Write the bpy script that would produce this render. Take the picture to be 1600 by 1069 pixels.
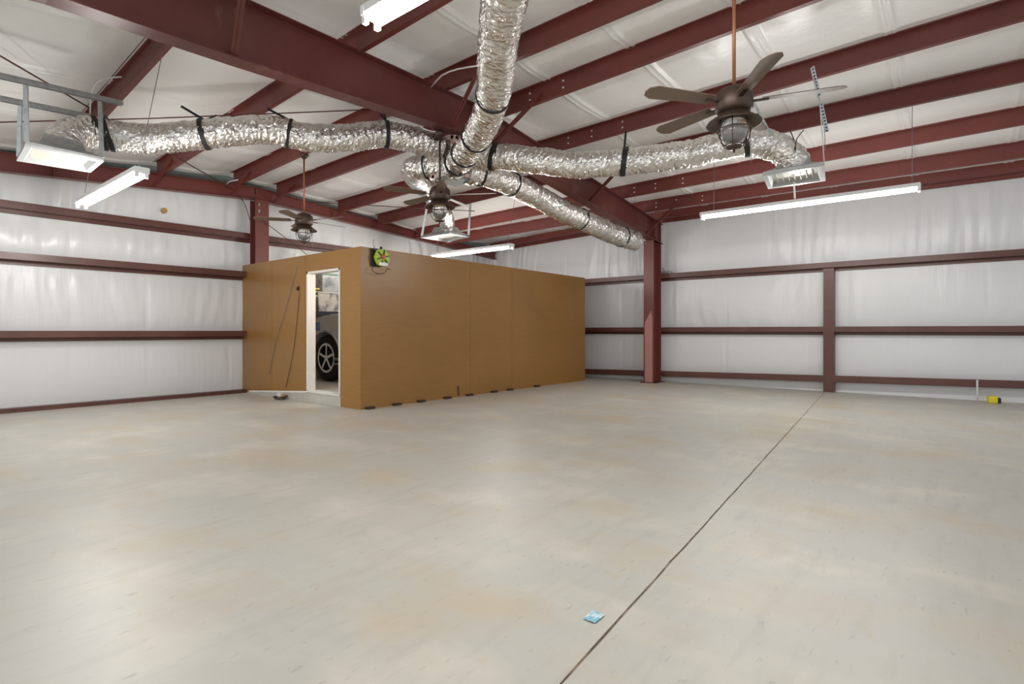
import bpy, bmesh, math, random
from mathutils import Vector, noise
random.seed(7)
for o in list(bpy.data.objects): bpy.data.objects.remove(o)
S = bpy.context.scene; C = S.collection

# ---------------------------------------------------------------- camera
FPX, HOR, EYE, AZ = 858.0, 517.0, 1.17, math.radians(39.2)
cam_d = bpy.data.cameras.new('camera'); cam = bpy.data.objects.new('camera', cam_d); C.objects.link(cam)
cam.location = (0, 0, EYE); cam.rotation_euler = (math.radians(90), 0, AZ - math.radians(90))
cam_d.sensor_width = 36; cam_d.lens = FPX / 1600 * 36; cam_d.shift_y = -(534.5 - HOR) / 1600
cam_d.clip_start = .02; cam_d.clip_end = 100
S.camera = cam
# ---------------------------------------------------------------- world: daylight from the open side behind the camera
W = bpy.data.worlds.new('world'); S.world = W; W.use_nodes = True
W.node_tree.nodes['Background'].inputs[0].default_value = (.93, .96, 1, 1)
W.node_tree.nodes['Background'].inputs[1].default_value = .8
TUBE_EMIT = 7.0; LAMP_W = 115.0
S.view_settings.view_transform = 'Standard'; S.view_settings.look = 'None'
S.view_settings.exposure = 0.27; S.view_settings.gamma = 1.0; S.view_settings.use_curve_mapping = False

# ---------------------------------------------------------------- helpers
FW = Vector((math.cos(AZ), math.sin(AZ), 0)); RT = Vector((math.sin(AZ), -math.cos(AZ), 0))
def at(px, py, D=None, X=None, Y=None, Z=None):
    d = FW + RT * ((px - 800) / FPX) + Vector((0, 0, (HOR - py) / FPX))
    t = D if D is not None else X / d.x if X is not None else Y / d.y if Y is not None else (Z - EYE) / d.z
    p = d * t; p.z += EYE
    return p
def lerp(a, b, t): return a + (b - a) * t

def mat(name, col, rough=.5, metal=0, emit=0, bump=None, mott=None, spec=.5, trans=0):
    m = bpy.data.materials.new(name); m.use_nodes = True; nt = m.node_tree; b = nt.nodes['Principled BSDF']
    b.inputs['Base Color'].default_value = (*col, 1); b.inputs['Roughness'].default_value = rough
    b.inputs['Metallic'].default_value = metal; b.inputs['Specular IOR Level'].default_value = spec
    if trans: b.inputs['Transmission Weight'].default_value = trans
    if emit:
        b.inputs['Emission Color'].default_value = (1, 1, 1, 1); b.inputs['Emission Strength'].default_value = emit
    tc = nt.nodes.new('ShaderNodeTexCoord')
    def nz(scale, stretch=(1, 1, 1), detail=4, rgh=.55):
        mp = nt.nodes.new('ShaderNodeMapping'); mp.inputs['Scale'].default_value = stretch
        n = nt.nodes.new('ShaderNodeTexNoise'); n.inputs['Scale'].default_value = scale
        n.inputs['Detail'].default_value = detail; n.inputs['Roughness'].default_value = rgh
        nt.links.new(tc.outputs['Object'], mp.inputs[0]); nt.links.new(mp.outputs[0], n.inputs['Vector'])
        return n.outputs['Fac']
    if mott:      # list of (scale, stretch, colour, lo, hi, amount)
        cur = None
        for sc, st, c2, lo, hi, amt in mott:
            f = nz(sc, st); r = nt.nodes.new('ShaderNodeMapRange')
            r.inputs[1].default_value = lo; r.inputs[2].default_value = hi; r.inputs[4].default_value = amt
            nt.links.new(f, r.inputs[0])
            mx = nt.nodes.new('ShaderNodeMix'); mx.data_type = 'RGBA'
            nt.links.new(r.outputs[0], mx.inputs[0]); mx.inputs[7].default_value = (*c2, 1)
            if cur: nt.links.new(cur, mx.inputs[6])
            else: mx.inputs[6].default_value = (*col, 1)
            cur = mx.outputs[2]
        nt.links.new(cur, b.inputs['Base Color'])
    if bump:      # list of (scale, stretch, strength, distance)
        prev = None
        for sc, st, s, dist in bump:
            f = nz(sc, st, 3); bp = nt.nodes.new('ShaderNodeBump')
            bp.inputs['Strength'].default_value = s; bp.inputs['Distance'].default_value = dist
            nt.links.new(f, bp.inputs['Height'])
            if prev: nt.links.new(prev, bp.inputs['Normal'])
            prev = bp.outputs[0]
        nt.links.new(prev, b.inputs['Normal'])
    return m

M = {}
M['red'] = mat('red_primer_steel', (.17, .04, .03), .42, mott=[(1.3, (1, 1, 1), (.125, .03, .027), .35, .7, .8), (14, (1, 1, 1), (.2, .07, .06), .6, .8, .5)])
M['red_beam'] = mat('red_primer_steel_dusty', (.125, .03, .027), .4, mott=[(1.1, (1, 1, 1), (.17, .055, .045), .45, .75, .8), (2.6, (1, 1, .6), (.36, .2, .18), .6, .78, .5)])
M['girt'] = mat('girt_steel', (.10, .035, .025), .38, mott=[(2.2, (1, 1, 1), (.14, .055, .04), .4, .7, .7)])
M['pink'] = mat('pale_primer', (.42, .2, .18), .6)
M['liner'] = mat('vinyl_liner', (.84, .83, .81), .33, bump=[(5, (1, .6, 6), .25, .03), (40, (1, 1, .3), .12, .004)])
M['wall_l'] = mat('vinyl_wall_endwall', (.73, .735, .74), .34, bump=[(2.5, (3.5, 1, .35), .22, .04), (24, (1.5, 1, .12), .12, .004)])
M['wall_r'] = mat('vinyl_wall_sidewall', (.73, .735, .745), .34, bump=[(2.5, (1, 3.5, .35), .22, .04), (24, (1, 1.5, .12), .12, .004)])
M['concrete'] = mat('concrete', (.535, .52, .465), .42, mott=[
    (.55, (1, 1, 1), (.5, .49, .445), .35, .65, .9), (1.7, (1, .6, 1), (.64, .6, .52), .5, .68, .8),
    (9, (.2, 1, 1), (.44, .42, .37), .52, .75, .6), (1.3, (1, .7, 1), (.53, .45, .31), .5, .7, .75), (30, (.35, 1, 1), (.28, .25, .21), .62, .76, .5), (5, (1, 1, 1), (.5, .41, .28), .66, .76, .5)],
    bump=[(30, (.3, 1, 1), .06, .004)])
M['joint'] = mat('joint_dirt', (.1, .07, .045), .9, mott=[(9, (1, 1, 1), (.3, .22, .14), .5, .6, .8)])
M['chalk_reflection'] = mat('pale_scrape_and_reflection', (.72, .69, .63), .7)  # pale floor lines, and one reflection painted on the concrete
M['foil'] = mat('foil_duct', (.78, .76, .73), .14, 1.0, bump=[(30, (1, 1, 1), .7, .02)], mott=[(6, (1, 1, 1), (.62, .55, .46), .55, .8, .6)])
M['foil_tape'] = mat('pink_tape', (.62, .3, .27), .35, .6, bump=[(30, (1, 1, 1), .5, .01)], mott=[(22, (1, 1, 1), (.8, .78, .76), .45, .55, .9)])
M['galv'] = mat('galvanised', (.5, .52, .52), .38, .85, mott=[(20, (1, 1, 1), (.35, .37, .38), .45, .7, .8)])
M['black'] = mat('black_strap', (.012, .012, .012), .6)
M['bronze'] = mat('bronze', (.075, .048, .036), .42, .55)
M['rod'] = mat('copper_rod', (.33, .14, .06), .4, .4)
M['blade'] = mat('blade_wood', (.16, .11, .075), .5)
M['glass'] = mat('ribbed_glass', (.93, .95, .95), .08, trans=.9)
M['white'] = mat('white_enamel', (.8, .8, .8), .35)
M['grille'] = mat('grille_cream', (.6, .59, .54), .5)
M['rim'] = mat('register_rim', (.45, .46, .46), .4)
M['tube'] = mat('fluorescent_tube', (1, 1, 1), .4, emit=TUBE_EMIT)
M['cable'] = mat('white_cable', (.7, .7, .68), .5)
M['wire'] = mat('steel_wire', (.3, .3, .3), .4, .7)
M['darkrod'] = mat('rust_rod', (.11, .04, .03), .5, .3)
M['orange'] = mat('brown_board', (.33, .165, .038), .33, mott=[(.9, (1, 1, 1), (.27, .135, .035), .4, .7, .8), (50, (.1, .1, 3), (.25, .12, .035), .45, .65, .55)], bump=[(60, (1, 1, 1), .12, .003)])
M['casing'] = mat('white_casing', (.78, .75, .7), .5)
M['darkwood'] = mat('dark_block', (.05, .028, .018), .8)
M['lime'] = mat('lime_plastic', (.42, .55, .03), .4)
M['yellow'] = mat('yellow_plastic', (.75, .62, .03), .4)
M['rubber'] = mat('rubber', (.012, .013, .016), .7)
M['chrome'] = mat('chrome', (.75, .8, .86), .12, 1)
M['car'] = mat('silver_paint', (.6, .65, .68), .3, .15)
M['headlamp'] = mat('headlamp', (.1, .18, .3), .1, .2)
M['bin'] = mat('clear_bin', (.5, .53, .52), .2, 0, mott=[(5, (1, 1, 1), (.2, .22, .22), .45, .6, .8)])
M['bin2'] = mat('clear_bin_warm', (.62, .57, .5), .2, 0, mott=[(4, (1, 1, 1), (.16, .15, .15), .5, .62, .9)])
M['green'] = mat('green_lid', (.2, .45, .22), .4)
M['blue'] = mat('blue_paper', (.25, .52, .68), .6, mott=[(40, (1, 1, 1), (.7, .8, .8), .45, .55, .9)])
M['rust'] = mat('rust_stain', (.42, .25, .08), .7)
M['greycloth'] = mat('grey_fascia', (.17, .2, .19), .6)
M['red_plastic'] = mat('red_plastic', (.5, .06, .03), .4)

class MB:
    def __init__(s): s.v = []; s.f = []
    def add(s, vs, fs):
        n = len(s.v); s.v += [tuple(v) for v in vs]; s.f += [tuple(i + n for i in f) for f in fs]; return s
    def box(s, c, d, ax=None):
        c = Vector(c); ax = ax or (Vector((1, 0, 0)), Vector((0, 1, 0)), Vector((0, 0, 1)))
        vs = [c + ax[0] * (i * d[0] / 2) + ax[1] * (j * d[1] / 2) + ax[2] * (k * d[2] / 2) for i in (-1, 1) for j in (-1, 1) for k in (-1, 1)]
        return s.add(vs, [(0, 1, 3, 2), (4, 6, 7, 5), (0, 4, 5, 1), (2, 3, 7, 6), (0, 2, 6, 4), (1, 5, 7, 3)])
    def bb(s, x0, x1, y0, y1, z0, z1): return s.box(((x0 + x1) / 2, (y0 + y1) / 2, (z0 + z1) / 2), (x1 - x0, y1 - y0, z1 - z0))
    def bar(s, a, b, w, h, up=(0, 0, 1)):
        a = Vector(a); b = Vector(b); d = b - a; L = d.length; d.normalize(); u = Vector(up)
        sd = d.cross(u)
        if sd.length < 1e-3: sd = d.cross(Vector((1, 0, 0)))
        sd.normalize(); u = sd.cross(d)
        return s.box((a + b) / 2, (L, w, h), (d, sd, u))
    def tube(s, pts, r, n=8, cap=True):
        pts = [Vector(p) for p in pts]; rs = r if isinstance(r, (list, tuple)) else [r] * len(pts)
        vs = []; up = None
        for i, p in enumerate(pts):
            d = (pts[min(i + 1, len(pts) - 1)] - pts[max(i - 1, 0)]).normalized()
            if up is None:
                up = Vector((0, 0, 1)) if abs(d.z) < .9 else Vector((1, 0, 0))
            a = d.cross(up).normalized(); up = a.cross(d).normalized()
            for k in range(n):
                t = 2 * math.pi * k / n; vs.append(p + (a * math.cos(t) + up * math.sin(t)) * rs[i])
        fs = [(i * n + k, i * n + (k + 1) % n, (i + 1) * n + (k + 1) % n, (i + 1) * n + k) for i in range(len(pts) - 1) for k in range(n)]
        if cap: fs += [tuple(range(n))[::-1], tuple((len(pts) - 1) * n + k for k in range(n))]
        return s.add(vs, fs)
    def lathe(s, prof, n=24, c=(0, 0, 0)):
        c = Vector(c); vs = []
        for r, z in prof:
            for k in range(n):
                t = 2 * math.pi * k / n; vs.append(c + Vector((r * math.cos(t), r * math.sin(t), z)))
        return s.add(vs, [(i * n + k, i * n + (k + 1) % n, (i + 1) * n + (k + 1) % n, (i + 1) * n + k) for i in range(len(prof) - 1) for k in range(n)])
    def poly_extrude(s, poly, off):
        n = len(poly); off = Vector(off)
        return s.add([Vector(p) for p in poly] + [Vector(p) + off for p in poly],
                     [tuple(range(n)), tuple(range(2 * n - 1, n - 1, -1))] + [(i, n + i, n + (i + 1) % n, (i + 1) % n) for i in range(n)])
    def build(s, name, m, parent=None, smooth=False, loc=None, kind=None, bevel=0):
        me = bpy.data.meshes.new(name); me.from_pydata(s.v, [], s.f); me.validate()
        bm = bmesh.new(); bm.from_mesh(me); bmesh.ops.recalc_face_normals(bm, faces=bm.faces); bm.to_mesh(me); bm.free()
        o = bpy.data.objects.new(name, me); C.objects.link(o); me.materials.append(m)
        if smooth:
            for p in me.polygons: p.use_smooth = True
        if parent: o.parent = parent; 
        if loc: o.location = loc
        if kind: o['kind'] = kind
        if bevel:
            b = o.modifiers.new('bevel', 'BEVEL'); b.width = bevel; b.segments = 2; b.limit_method = 'ANGLE'
        return o
def tag(o, label, cat, group=None, kind=None):
    o['label'] = label; o['category'] = cat
    if group: o['group'] = group
    if kind: o['kind'] = kind
    return o
def empty(name, label, cat, loc=(0, 0, 0), group=None, rz=0):
    o = bpy.data.objects.new(name, None); C.objects.link(o); o.location = loc; o.rotation_euler.z = rz; o.empty_display_size = .1
    return tag(o, label, cat, group)
def spline(P, step=.03):
    P = [Vector(p) for p in P]; out = []
    Q = [P[0] * 2 - P[1]] + P + [P[-1] * 2 - P[-2]]
    for i in range(1, len(Q) - 2):
        a, b, c, d = Q[i - 1:i + 3]; n = max(2, int((c - b).length / step))
        for k in range(n):
            t = k / n; out.append(.5 * ((2 * b) + (c - a) * t + (2 * a - 5 * b + 4 * c - d) * t * t + (3 * b - a - 3 * c + d) * t ** 3))
    out.append(P[-1]); return out
def interp(tab, x):
    if x <= tab[0][0]:
        (a, b), (c, d) = tab[0], tab[1]
    elif x >= tab[-1][0]:
        (a, b), (c, d) = tab[-2], tab[-1]
    else:
        for i in range(len(tab) - 1):
            if tab[i][0] <= x <= tab[i + 1][0]: (a, b), (c, d) = tab[i], tab[i + 1]; break
    return b + (d - b) * (x - a) / (c - a)

XW, YW, XL, YB = 12.1, 10.65, -1.9, -4.5      # sidewall, endwall, left limit, open side behind the camera
YF = 5.35                                     # main frame

# ---------------------------------------------------------------- floor
fl = MB().add([(XL - 3, YB - 3, 0), (XW + .15, YB - 3, 0), (XW + .15, YW + .15, 0), (XL - 3, YW + .15, 0)] + [(x, y, -.12) for x, y in ((XL - 3, YB - 3), (XW + .15, YB - 3), (XW + .15, YW + .15), (XL - 3, YW + .15))],
              [(0, 1, 2, 3), (7, 6, 5, 4), (0, 4, 5, 1), (1, 5, 6, 2), (2, 6, 7, 3), (3, 7, 4, 0)]).build('floor', M['concrete'], kind='structure')
def floor_line(a, b, w, m, wob, name, z=.0015):
    a = Vector(a); b = Vector(b); n = 60; d = (b - a).normalized(); s = Vector((-d.y, d.x, 0)); mb = MB(); vs = []
    for i in range(n + 1):
        p = a.lerp(b, i / n) + s * (noise.noise(Vector((i * .7, 3, 1))) * wob); ww = w * (1 + .6 * noise.noise(Vector((i * 1.3, 9, 1))))
        vs += [p + s * ww / 2 + Vector((0, 0, z)), p - s * ww / 2 + Vector((0, 0, z))]
    mb.add(vs, [(2 * i, 2 * i + 1, 2 * i + 3, 2 * i + 2) for i in range(n)])
    return mb.build(name, m, kind='structure')
floor_line(at(875, 1069, Z=0) - Vector((1.9, .18, 0)), at(1283, 618, Z=0) + Vector((.6, .05, 0)), .008, M['joint'], .006, 'trim_1')
floor_line(at(840, 647, Z=0), at(1000, 616, Z=0), .02, M['chalk_reflection'], .003, 'trim_2')
floor_line(at(1250, 651, Z=0), at(1296, 657, Z=0), .035, M['chalk_reflection'], .003, 'painted_reflection')  # white reflection on the floor, painted as a pale strip
floor_line(at(1035, 598, Z=0), at(1290, 606, Z=0), .03, M['chalk_reflection'], .003, 'trim_4')

# ---------------------------------------------------------------- roof lines: purlin name, end at endwall (Y=10.3), at frame (Y=5.35), near
PUR = {
 'P9': (((.75, 3.5)), (.6, 4.07), None),
 'P0': ((88, 258), (335, -15), None),
 'P1': ((245, 275), (556, 82), (677, 3)),
 'P2': ((365, 290), (690, 141), (1016, 2.6)),
 'A': ((432, 307), (765, 188), (1265, 0)),
 'B': ((528, 332), (865, 237), (1600, 29.5)),
 'C': ((590, 352), (915, 272), (1600, 126)),
 'D': ((650, 373), (970, 310), (1600, 193.7)),
 'E': ((690, 383), (1005, 332), (1600, 245.6)),
}
PL = []       # (name, E, F, N) bottom points
for k, (e, f, n) in PUR.items():
    if k == 'P9':
        E_ = Vector((e[0], 10.3, e[1])); F_ = Vector((f[0], YF, f[1])); N_ = Vector((f[0], YB, f[1]))
    else:
        E_ = at(*e, Y=10.3); F_ = at(*f, Y=YF)
        if n:
            q = at(*n, X=F_.x); sl = max(-.01, min(.035, (q.z - F_.z) / (YF - q.y)))
        else: sl = 0
        N_ = Vector((F_.x, YB, F_.z + sl * (YF - YB)))
    PL.append((k, E_, F_, N_))
PD = .235     # purlin depth
def roof_z(x, y):      # liner height above the purlin bottoms
    pts = [(XL, 3.3 if y > 9 else 3.8)]
    row = []
    for k, e, f, n in PL:
        p = f.lerp(e, (y - YF) / (10.3 - YF)) if y > YF else f.lerp(n, (YF - y) / (YF - YB))
        row.append((p.x, p.z))
    ev = eave_pt(y); row.append((ev.x, ev.z))
    row = [(XL, row[0][1] - .2)] + row
    return row, interp(row, x) + PD
EV_E, EV_F, EV_N = Vector((11.8, 10.4, 3.46)), Vector((11.8, YF, 3.66)), Vector((11.8, YB, 3.62))
def eave_pt(y): return EV_F.lerp(EV_E, (y - YF) / (10.4 - YF)) if y > YF else EV_F.lerp(EV_N, (YF - y) / (YF - YB))

# ceiling liner, draped between the purlins
ys = [YB + (YW - YB) * i / 600 for i in range(601)]
nx = 9; vs = []; cols = 0
for y in ys:
    row, _ = roof_z(0, y); xs = []
    for i in range(len(row) - 1):
        for j in range(nx):
            t = j / nx; x = lerp(row[i][0], row[i + 1][0], t); z = lerp(row[i][1], row[i + 1][1], t) + PD
            sag = math.sin(math.pi * t)
            z += -.035 * sag * (1 + .5 * noise.noise(Vector((i * 3.1, y * .8, 0)))) + .012 * sag * noise.noise(Vector((x * 1.2, y * 3.5, 5)))
            sm = (y / 1.22) % 1; z += -.03 * min(1, sag * 2) * (math.exp(-((sm - .47) / .02) ** 2) + math.exp(-((sm - .53) / .02) ** 2))
            xs.append((x, y, z))
    xs.append((XW + .02, y, row[-1][1] + PD)); vs += xs; cols = len(xs)
ce = MB().add(vs, [(i * cols + j, i * cols + j + 1, (i + 1) * cols + j + 1, (i + 1) * cols + j) for i in range(len(ys) - 1) for j in range(cols - 1)])
ce.build('ceiling', M['liner'], smooth=True, kind='structure')

# ---------------------------------------------------------------- walls of quilted liner
GL = [2.86, 2.13, 1.01, -.05]           # girt bottoms on the endwall
GR = [2.30, 1.09, .05]
def quilt(name, m, axis, a0, a1, pos, tops, rows, seams, amp):
    n = int((a1 - a0) / .035); vs = []; nz = 60
    zt = max(tops(a0), tops(a1), tops((a0 + a1) / 2)) + .5
    for i in range(n + 1):
        a = a0 + (a1 - a0) * i / n; top = tops(a)
        for j in range(nz + 1):
            z = top * j / nz
            lo = max([r for r in rows + [0] if r <= z + 1e-6]); hs = [r for r in rows + [top] if r > z + 1e-6]; hi = min(hs) if hs else top
            t = (z - lo - .07) / max(.01, hi - lo - .2); s = math.sin(math.pi * max(0, min(1, t)))
            d = amp * s * (.7 + .5 * noise.noise(Vector((a * .9, z * .3, lo))))
            wr = noise.noise(Vector((a * 9 + 1.4 * (z - lo) * noise.noise(Vector((a * .6, 4, lo))) * 3, z * .8, lo * 3)))
            wm = max(0, noise.noise(Vector((a * .55, lo * 2.2, 7))) + .3)
            d += .016 * wr * wm * (5.5 if z > 2.5 else 1 if z > 1.3 else .2) * min(1, s * 2)
            for q in seams: d += -.012 * min(1, s * 3) * math.exp(-((a - q - .03 * noise.noise(Vector((z, q, 0)))) / .022) ** 2)
            vs.append((pos - d, a, z) if axis == 'x' else (a, pos - d, z))
    w = nz + 1
    return MB().add(vs, [(i * w + j, (i + 1) * w + j, (i + 1) * w + j + 1, i * w + j + 1) for i in range(n) for j in range(nz)]).build(name, m, smooth=True, kind='structure')
quilt('wall_left', M['wall_l'], 'y', XL, XW, YW, lambda a: roof_z(a, YW)[1] + .05, [r + .06 for r in GL if r > 0], [1.0, 2.25, 3.3, 4.62, 6.5, 8, 9.5], .035)
quilt('wall_right', M['wall_r'], 'x', YB, YW, XW, lambda a: eave_pt(a).z + PD, [r + .08 for r in GR], [-1.9, -.35, .95, 2.3, 3.9, 6.4, 8], .035)
# outer sheeting keeps daylight out
MB().bb(XL, XW + .2, YW + .05, YW + .12, -.1, 5).build('wall_outer_left', M['white'], kind='structure')
MB().bb(XW + .05, XW + .12, YB, YW + .1, -.1, 5).build('wall_outer_right', M['white'], kind='structure')

# ---------------------------------------------------------------- steel sections
def zgirt(name, p0, p1, inward, label, m=M['girt'], h1=.1, h2=.06, depth=.2, group=None):
    """Z girt between p0 and p1 (web height, at the wall side); inward = unit vector into the room"""
    p0 = Vector(p0); p1 = Vector(p1); i = Vector(inward); U = Vector((0, 0, 1)); t = .006
    prof = [(.03, -h2), (.03, 0), (depth, 0), (depth, h1), (depth - .018, h1), (depth - .018, h1 - t), (depth - t, h1 - t), (depth - t, t), (.024, t), (.024, -h2)]
    poly = [p0 + i * a + U * b for a, b in prof]
    return tag(MB().poly_extrude(poly, p1 - p0).build(name, m), label, 'girt', group)
nm = ['highest', 'second highest', 'eye-level', 'lowest']
lab = ['dark red steel girt, highest on the end wall left of the room divider', 'dark red steel girt, second from top on the left end wall', 'dark red-brown steel girt at eye level on the left end wall']
for z, l in zip(GL[:3], lab):
    zgirt('wall_girt', (XL + .1, YW, z + .06), (XW - .05, YW, z + .06), (0, -1, 0), l)
tag(MB().bb(XL + .1, 4.88, YW - .2, YW - .185, 0, .06).bb(XL + .1, 4.88, YW - .2, YW - .02, .05, .06).build('base_rail', M['girt']), 'dark brown steel base rail along the floor of the left end wall', 'rail')
XG = XW - .2
zgirt('wall_girt', (XW, YW - .3, 2.375), (XW, YB, 2.375), (-1, 0, 0), 'dark red steel girt, highest on the right side wall, above the short post')
zgirt('wall_girt', (XW, YW - .3, 1.15), (XW, YB, 1.15), (-1, 0, 0), 'dark red steel girt at eye level on the right side wall', h1=.1, h2=.06)
zgirt('wall_girt', (XW, YW - .3, .03), (XW, YB, .33), (-1, 0, 0), 'dark red steel girt just above the floor on the right side wall', h1=.12, h2=.02)

def purlin(k, E_, F_, N_, label):
    mb = MB(); t = .007; w = .065
    # two runs lapped on the frame
    for a, b, m0 in ((E_, F_, 0), (F_, N_, 0)):
        prof = [(0, 0), (w, 0), (w, .018), (w - t, .018), (w - t, t), (t, t), (t, PD), (-w, PD), (-w, PD - .018), (-w + t, PD - .018), (-w + t, PD - t), (0, PD - t)]
        n = len(prof); vs = [Vector((a.x + x, a.y, a.z + z)) for x, z in prof] + [Vector((b.x + x, b.y, b.z + z)) for x, z in prof]
        mb.add(vs, [(i, (i + 1) % n, n + (i + 1) % n, n + i) for i in range(n)] + [tuple(range(n)), tuple(range(2 * n - 1, n - 1, -1))])
    o = mb.build('roof_purlin', M['red'])
    sb = MB()
    for a, b in ((F_, N_),):          # lap bolts through the web on the camera side
        d = (b - a).normalized()
        for s in (.3, .75, 1.3):
            for z in (.07, .16):
                if k in 'ABCDE': MB().box(a + d * s + Vector((-.006, 0, z)), (.012, .02, .02)).build('bolt', M['white'], o)
    return tag(o, label, 'purlin')
plab = {'P9': 'dark red roof purlin nearest the left eave', 'P0': 'dark red roof purlin at the upper left, beside the galvanised hanger frame',
 'P1': 'dark red roof purlin left of the ridge, ending above the left tube light', 'P2': 'dark red roof purlin just left of the ridge, above the end wall column',
 'A': 'dark red roof purlin just right of the ridge, behind the far ceiling fan', 'B': 'dark red roof purlin carrying the black strap of the right foil duct',
 'C': 'dark red roof purlin that the long right tube light hangs from', 'D': 'dark red roof purlin second from the right side wall', 'E': 'dark red roof purlin nearest the right side wall, beside the eave beam'}
for k, e, f, n in PL: purlin(k, e, f, n, plab[k])
# eave strut
zgirt('eave_strut', (XW - .04, YW - .2, EV_E.z + .07), (XW - .04, YF, EV_F.z + .07), (-1, 0, 0), 'dark red eave beam atop the right side wall, behind the room divider', M['red'], .17, .07, .24)
zgirt('eave_strut', (XW - .04, YF, EV_F.z + .07), (XW - .04, YB, EV_N.z + .07), (-1, 0, 0), 'dark red eave beam atop the right side wall, right of the tall column', M['red'], .17, .07, .24)

def ibeam(name, top, bot, y, w, m, label, xs, tf=.012, stiff=()):
    """I section rafter in the plane Y=y; top/bot are (x,z) tables"""
    def strip(y0, y1, za, zb):
        mb = MB(); vs = []
        for x in xs: vs += [(x, y0, za(x)), (x, y1, za(x)), (x, y1, zb(x)), (x, y0, zb(x))]
        n = len(xs)
        return vs, [(4 * i + a, 4 * i + b, 4 * i + 4 + b, 4 * i + 4 + a) for i in range(n - 1) for a, b in ((0, 1), (1, 2), (2, 3), (3, 0))] + [(0, 1, 2, 3), (4 * n - 1, 4 * n - 2, 4 * n - 3, 4 * n - 4)]
    T = lambda x: interp(top, x); B = lambda x: interp(bot, x)
    o = MB().add(*strip(y - .005, y + .005, lambda x: T(x) - tf, lambda x: B(x) + tf)).build(name, m)
    MB().add(*strip(y - w / 2, y + w / 2, T, lambda x: T(x) - tf)).build('top_flange', m, o)
    MB().add(*strip(y - w / 2, y + w / 2, lambda x: B(x) + tf, B)).build('bottom_flange', m, o)
    for x in stiff:
        MB().bb(x - .006, x + .006, y - w / 2 + .01, y + w / 2 - .01, B(x) + tf, T(x) - tf).build('stiffener', m, o)
    return tag(o, label, 'rafter')
FT = [(-1.9, 4.05), (1, 4.28), (2.4, 4.33), (3.6, 4.345), (5.75, 4.36), (8.4, 4.04), (11.2, 3.69), (11.9, 3.6)]
FB = [(-1.9, 3.3), (1, 3.68), (2.6, 3.735), (5.7, 3.90), (8.7, 3.52), (10.93, 3.26), (11.5, 3.19), (11.9, 3.15)]
XR = 5.72
ibeam('roof_rafter', FT, FB, YF, .2, M['red_beam'], 'large dusty dark red I-beam rafter from the upper left to the duct hub', [-1.8, 1, 2.4, 3.6, 4.6, XR - .012], stiff=(XR - .02,))
ibeam('roof_rafter', FT, FB, YF, .2, M['red_beam'], 'large dark red I-beam rafter from the duct hub down to the tall right column', [XR + .012, 7, 8.4, 10, 11.2, 11.9], stiff=(XR + .02, 11.5))
ET = [(-1.9, 3.43), (1.43, 3.66), (5.0, 3.89), (9.9, 3.54), (12.0, 3.40)]
EB = [(-1.9, 3.14), (1.43, 3.39), (5.0, 3.655), (9.9, 3.365), (12.0, 3.22)]
ibeam('end_rafter', ET, EB, 10.38, .14, M['red'], 'dark red rafter along the top of the end wall, left of its column', [-1.8, 1.43, 3, 4.99], stiff=(2,))
ibeam('end_rafter', ET, EB, 10.38, .14, M['red'], 'dark red rafter along the top of the end wall, sloping down behind the divider', [5.01, 7, 9.9, 11.95])
# rake fascia visible between end rafter and liner
fx = [-1.8, 0, 1.43, 3.3, 5.0, 7, 8.5, 9.9, 11.9]; vs = []
for x in fx: vs += [(x, 10.5, interp(ET, x) - .08), (x, 10.5, interp(ET, x) + .2), (x, 10.53, interp(ET, x) + .2), (x, 10.53, interp(ET, x) - .08)]
MB().add(vs, [(4 * i + a, 4 * i + b, 4 * i + 4 + b, 4 * i + 4 + a) for i in range(len(fx) - 1) for a, b in ((0, 1), (1, 2), (2, 3), (3, 0))]).build('trim_5', M['greycloth'], kind='structure')

# main column
col = MB().bb(11.5, 11.515, 5.3, 5.54, 0, 3.2).bb(11.885, 11.9, 5.3, 5.54, 0, 3.6).bb(11.515, 11.885, 5.41, 5.425, 0, 3.56)
col.add([(11.515, 5.3, 3.12), (11.885, 5.3, 3.12), (11.885, 5.54, 3.12), (11.515, 5.54, 3.12), (11.515, 5.3, 3.135), (11.885, 5.3, 3.135), (11.885, 5.54, 3.135), (11.515, 5.54, 3.135)], [(0, 1, 2, 3), (4, 5, 6, 7), (0, 1, 5, 4), (1, 2, 6, 5), (2, 3, 7, 6), (3, 0, 4, 7)])
o = tag(col.build('steel_column', M['red']), 'tall dark red I-section column with a pale pink lower patch, at the right side wall', 'column')
MB().poly_extrude([(11.498, 5.325, .01), (11.498, 5.51, .01), (11.498, 5.51, 1.35), (11.498, 5.36, 1.62), (11.498, 5.325, 1.45)], (-.002, 0, 0)).build('paint_patch', M['pink'], o)['label'] = 'pale pink unpainted patch'
MB().bb(11.44, 11.96, 5.24, 5.6, 0, .015).build('base_plate', M['girt'], o)
# endwall ridge column
ec = MB().bb(4.93, 5.19, 10.22, 10.232, 0, 3.64).bb(4.93, 5.19, 10.42, 10.432, 0, 3.64).bb(5.054, 5.066, 10.232, 10.42, 0, 3.64)
o = tag(ec.build('steel_column', M['red']), 'dark red column under the ridge at the end wall, rising behind the brown divider', 'column')
MB().box((4.99, 10.21, 3.42), (.03, .03, .05)).build('bolt', M['galv'], o); MB().box((4.99, 10.21, 3.54), (.03, .03, .05)).build('bolt', M['galv'], o)
# short post of the framed opening
yp = at(1295, 560, X=11.93).y
pc = MB().bb(11.906, 11.92, yp - .09, yp + .09, 0, 2.36).bb(11.92, 12.05, yp - .09, yp - .08, 0, 2.36).bb(11.92, 11.96, yp + .07, yp + .09, 0, 2.36)
tag(pc.build('wall_post', M['girt']), 'short dark red channel post at the right wall, from the floor to the highest girt', 'post')

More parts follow.
